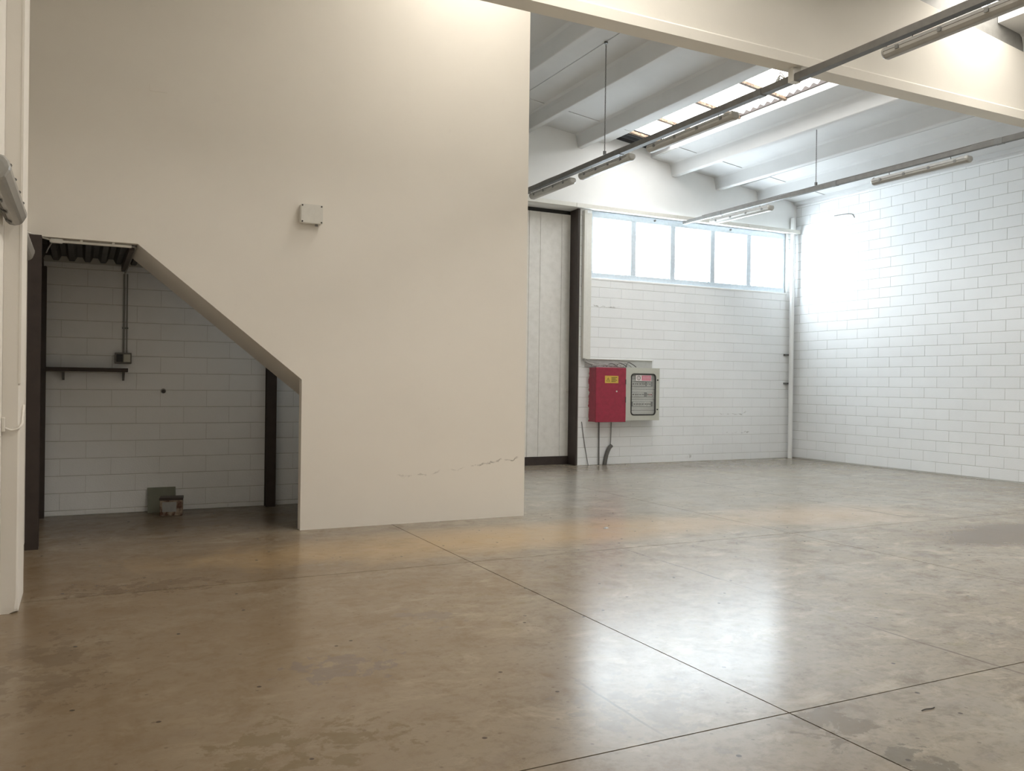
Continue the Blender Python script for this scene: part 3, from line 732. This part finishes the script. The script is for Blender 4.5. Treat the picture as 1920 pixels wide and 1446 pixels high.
for r in range(3):
    m = MB(); x = 10.50
    while x < 10.67:
        wv = random.uniform(0.012, 0.03); strip(m, x, x+wv, 1.842-0.026*r, 1.850-0.026*r, y2-0.0008); x += wv+0.006
    child_of_part('printed_line', m, 'stickwhite', s2)

def cable(label, pts, r, mat='cable', cat='cable', name='cable_run', n=8):
    t = MB().tube(arc(pts, 8), r, n).build(name, mat); return tag(t, label, cat)
cable('thin dark wire slanting down the wall to the floor beside the door frame', [(9.182, 15.03, 0.90), (9.25, 15.035, 0.5), (9.35, 15.03, 0.004)], 0.007, 'dark_rail')
cable('straight grey conduit dropping from the red cabinet to the floor', [(9.595, 15.02, 0.904), (9.60, 15.02, 0.5), (9.605, 15.02, 0.0)], 0.014, 'grey_metal')
cable('thin pale pipe dropping from the red cabinet into a flexible hose', [(9.898, 15.02, 0.904), (9.895, 15.02, 0.65), (9.885, 15.02, 0.44), (9.865, 15.02, 0.375)], 0.012, 'housing')
cable('dark flexible hose curving down the wall to the floor', [(9.90, 15.0, 0.40), (9.84, 15.0, 0.34), (9.775, 15.0, 0.19), (9.735, 15.0, 0.0)], 0.042, 'dark_rail', 'hose', 'flexible_hose', 10)
cable('short loose wire stuck on the long block wall near the ceiling', [(14.992, 13.85, 5.51), (14.990, 13.6, 5.50), (14.990, 13.37, 5.47), (14.992, 13.29, 5.38)], 0.008, 'cable')

# ------------------------------------------------------------------ partition wall details
jb = thing('junction_box', 'square white junction box with four dark screws on the cream partition', 'junction box', (2.24, 9.5, 3.41))
JX0, JX1, JZ0, JZ1 = 2.135, 2.375, 3.415, 3.62
box('body', 'white_plastic', jb, JX0, JX1, 9.47, 9.548, JZ0, JZ1, 0.008, 2)
ld = box('lid', 'white_plastic', jb, JX0-0.003, JX1+0.003, 9.455, 9.470, JZ0-0.003, JZ1+0.003, 0.005, 2)
for xx in (JX0+0.014, JX1-0.014):
    for zz in (JZ0+0.014, JZ1-0.014): child_of_part('screw', MB().disc((xx, 9.451, zz), 'y', 0.009, 0.006, 10), 'brown_steel', ld)
MB().tube([(2.32, 9.51, JZ0-0.02), (2.32, 9.51, JZ0+0.002)], 0.018, 10).build('cable_gland', 'housing', jb)
eb = thing('wall_switch_box', 'small white box on the end of the cream partition beside the sliding door', 'junction box', (5.05, 9.7, 3.6))
box('body', 'white_plastic', eb, XE+0.004, XE+0.085, 9.72, 9.86, 3.60, 3.80, 0.006)
box('shadow_strip', 'black', eb, XE, XE+0.006, 9.71, 9.87, 3.62, 3.79)  # black strip painted in for the shadow gap behind the box
cp = box('cover_plate', 'plaster', None, 0.59, 0.765, 9.546, 9.552, 4.635, 4.715, 0.002); tag(cp, 'faint painted-over cover plate high on the cream partition', 'cover plate')

# left wall: junction box and cable clipped round the pillar
lb = thing('pillar_box', 'cream junction box on the front of the pillar', 'junction box', (-0.49, 6.9, 1.28))
box('body', 'plaster', lb, -0.499, -0.478, 6.905, 6.949, 1.285, 1.385, 0.004)
cable('cream cable looping round the pillar edge from its junction box', [(-0.478, 6.93, 1.31), (-0.44, 6.935, 1.295), (-0.40, 6.93, 1.305), (-0.376, 6.96, 1.335), (-0.378, 7.03, 1.37), (-0.378, 7.12, 1.42), (-0.379, 7.2, 1.46)], 0.008, 'plaster')

# ------------------------------------------------------------------ recess under the stairs
def hsec(name, label, x0, x1, y0, y1, z1):
    t = thing(name, label, 'column', ((x0+x1)/2, (y0+y1)/2, 0), 'dark steel columns of the stairs')
    tf = 0.012; ym = (y0+y1)/2
    MB().box(x0, x1, y0, y0+tf, 0.012, z1).build('flange', 'brown_steel', t)
    MB().box(x0, x1, y1-tf, y1, 0.012, z1).build('flange', 'brown_steel', t)
    MB().box((x0+x1)/2-0.006, (x0+x1)/2+0.006, y0+tf, y1-tf, 0.012, z1).build('web', 'brown_steel', t)
    MB().box(x0, x1, y0, y1, 0, 0.012).build('base_plate', 'brown_steel', t)
hsec('steel_column', 'dark brown steel post at the front left edge of the stair recess', -0.478, -0.362, 9.43, 9.545, 3.045)
hsec('steel_column', 'slim dark steel post in the back corner of the recess behind the shelf end', -0.498, -0.386, 11.50, 11.615, 2.985)
hsec('steel_column', 'dark steel post against the recess wall beyond the leaning board', 2.178, 2.303, 11.49, 11.615, 3.07)
sh = thing('wall_shelf', 'dark wooden shelf board on two small brackets in the recess', 'shelf', (0.06, 11.5, 1.75))
box('plank', 'wood_dark', sh, -0.384, 0.50, 11.40, 11.612, 1.745, 1.792, 0.003)
for xx in (-0.20, 0.455):
    MB().prism([(11.612, 1.745), (11.612, 1.64), (11.59, 1.64), (11.45, 1.74), (11.45, 1.745)], 'x', xx-0.012, xx+0.012).build('bracket', 'grey_metal', sh)
so = thing('socket_box', 'small dark switch and socket box on the recess wall above the shelf', 'switch', (0.45, 11.58, 1.85))
box('body', 'cable', so, 0.355, 0.545, 11.555, 11.615, 1.85, 1.985, 0.005)
box('switch_face', 'black', so, 0.375, 0.445, 11.548, 11.556, 1.87, 1.965, 0.003)
box('socket_face', 'grey_box', so, 0.455, 0.530, 11.548, 11.556, 1.87, 1.965, 0.003)
cd = thing('wall_conduit', 'thin grey conduit rising from the switch box to the dark deck', 'conduit', (0.465, 11.6, 1.985))
MB().tube([(0.455, 11.60, 1.986), (0.455, 11.60, 2.96)], 0.011, 8).build('conduit_run', 'housing', cd)
MB().tube([(0.49, 11.60, 1.986), (0.49, 11.60, 2.96)], 0.008, 8).build('conduit_run', 'housing', cd)
box('saddle', 'grey_metal', cd, 0.435, 0.505, 11.59, 11.617, 2.28, 2.30)
cl = thing('lintel_conduit', 'pale conduit with cables running along the top edge of the stair opening', 'conduit', (0, 9.6, 3.0))
MB().tube([(-0.25, 9.60, 3.022), (0.44, 9.60, 3.022)], 0.015, 10).build('conduit_run', 'white_plastic', cl)
box('connector', 'white_plastic', cl, -0.30, -0.18, 9.575, 9.62, 3.0, 3.045, 0.008, 2)
MB().tube(arc([(-0.30, 9.59, 3.03), (-0.38, 9.56, 3.045), (-0.49, 9.42, 3.06)], 6), 0.009, 8).build('cable', 'white_plastic', cl)
MB().tube(arc([(-0.27, 9.60, 3.02), (-0.31, 9.62, 2.95), (-0.33, 9.63, 2.90)], 5), 0.007, 6).build('cable', 'cable', cl)
MB().tube(arc([(0.44, 9.60, 3.022), (0.475, 9.64, 3.02), (0.48, 10.0, 3.02), (0.475, 11.2, 3.0), (0.46, 11.59, 2.97)], 6), 0.010, 8).build('cable', 'housing', cl)
for xx in (-0.02, 0.27): box('clip', 'white_plastic', cl, xx-0.012, xx+0.012, 9.58, 9.62, 3.02, 3.048)
lo = thing('leaning_board', 'grey-green square board leaning against the recess wall', 'board', (0.91, 11.5, 0))
MB().prism([(11.50, 0.0), (11.515, 0.0), (11.612, 0.30), (11.597, 0.303)], 'x', 0.745, 1.075).build('panel', 'board', lo)
tin = thing('rusty_box', 'small rusty white metal box on the floor in front of the leaning board', 'box', (1.0, 11.25, 0))
bx = MB().box(-0.13, 0.13, -0.10, 0.10, 0.0, 0.215).build('body', 'rust', tin, 0.006, local=True)
MB().box(-0.135, 0.135, -0.105, 0.105, 0.19, 0.222).build('lid_rim', 'brown_steel', tin, 0.004, local=True)
MB().box(-0.10, 0.06, -0.103, -0.101, 0.05, 0.17).build('paper_label', 'housing', tin, local=True)
tin.rotation_euler = (0, 0, math.radians(-8))
hk = thing('wall_plug', 'small dark pipe stub sticking out of the recess wall', 'pipe stub', (0.918, 11.6, 1.5))
MB().tube([(0.918, 11.616, 1.512), (0.918, 11.57, 1.512)], 0.022, 10).build('stub', 'brown_steel', hk)
MB().tube([(0.918, 11.60, 1.516), (0.918, 11.59, 1.516)], 0.032, 10).build('collar', 'housing', hk)

# ------------------------------------------------------------------ litter on the floor
def scrap(label, x, y, s, rz, mat):
    o = MB().add([(-s, -s*0.6, 0.001), (s*0.8, -s*0.7, 0.001), (s, s*0.5, 0.012), (-s*0.7, s*0.7, 0.001), (-s, -s*0.6, 0.003), (s*0.8, -s*0.7, 0.003), (s, s*0.5, 0.014), (-s*0.7, s*0.7, 0.003)], [(3, 2, 1, 0), (4, 5, 6, 7), (0, 1, 5, 4), (1, 2, 6, 5), (2, 3, 7, 6), (3, 0, 4, 7)]).build('paper_scrap', mat)
    o.location = (x, y, 0); o.rotation_euler = (0, 0, rz); tag(o, label, 'scrap')
scrap('tiny pale paper scrap lying on the concrete before the sliding door', 5.45, 8.35, 0.035, 0.4, 'housing')
tw = MB().tube(arc([(-0.05, 0, 0.004), (-0.015, 0.004, 0.005), (0.02, -0.002, 0.004), (0.05, 0.003, 0.004)], 5), 0.003, 6).build('twig', 'wood_dark'); tw.location = (3.95, 2.98, 0); tag(tw, 'short dark twig on the floor near a joint crossing', 'twig')
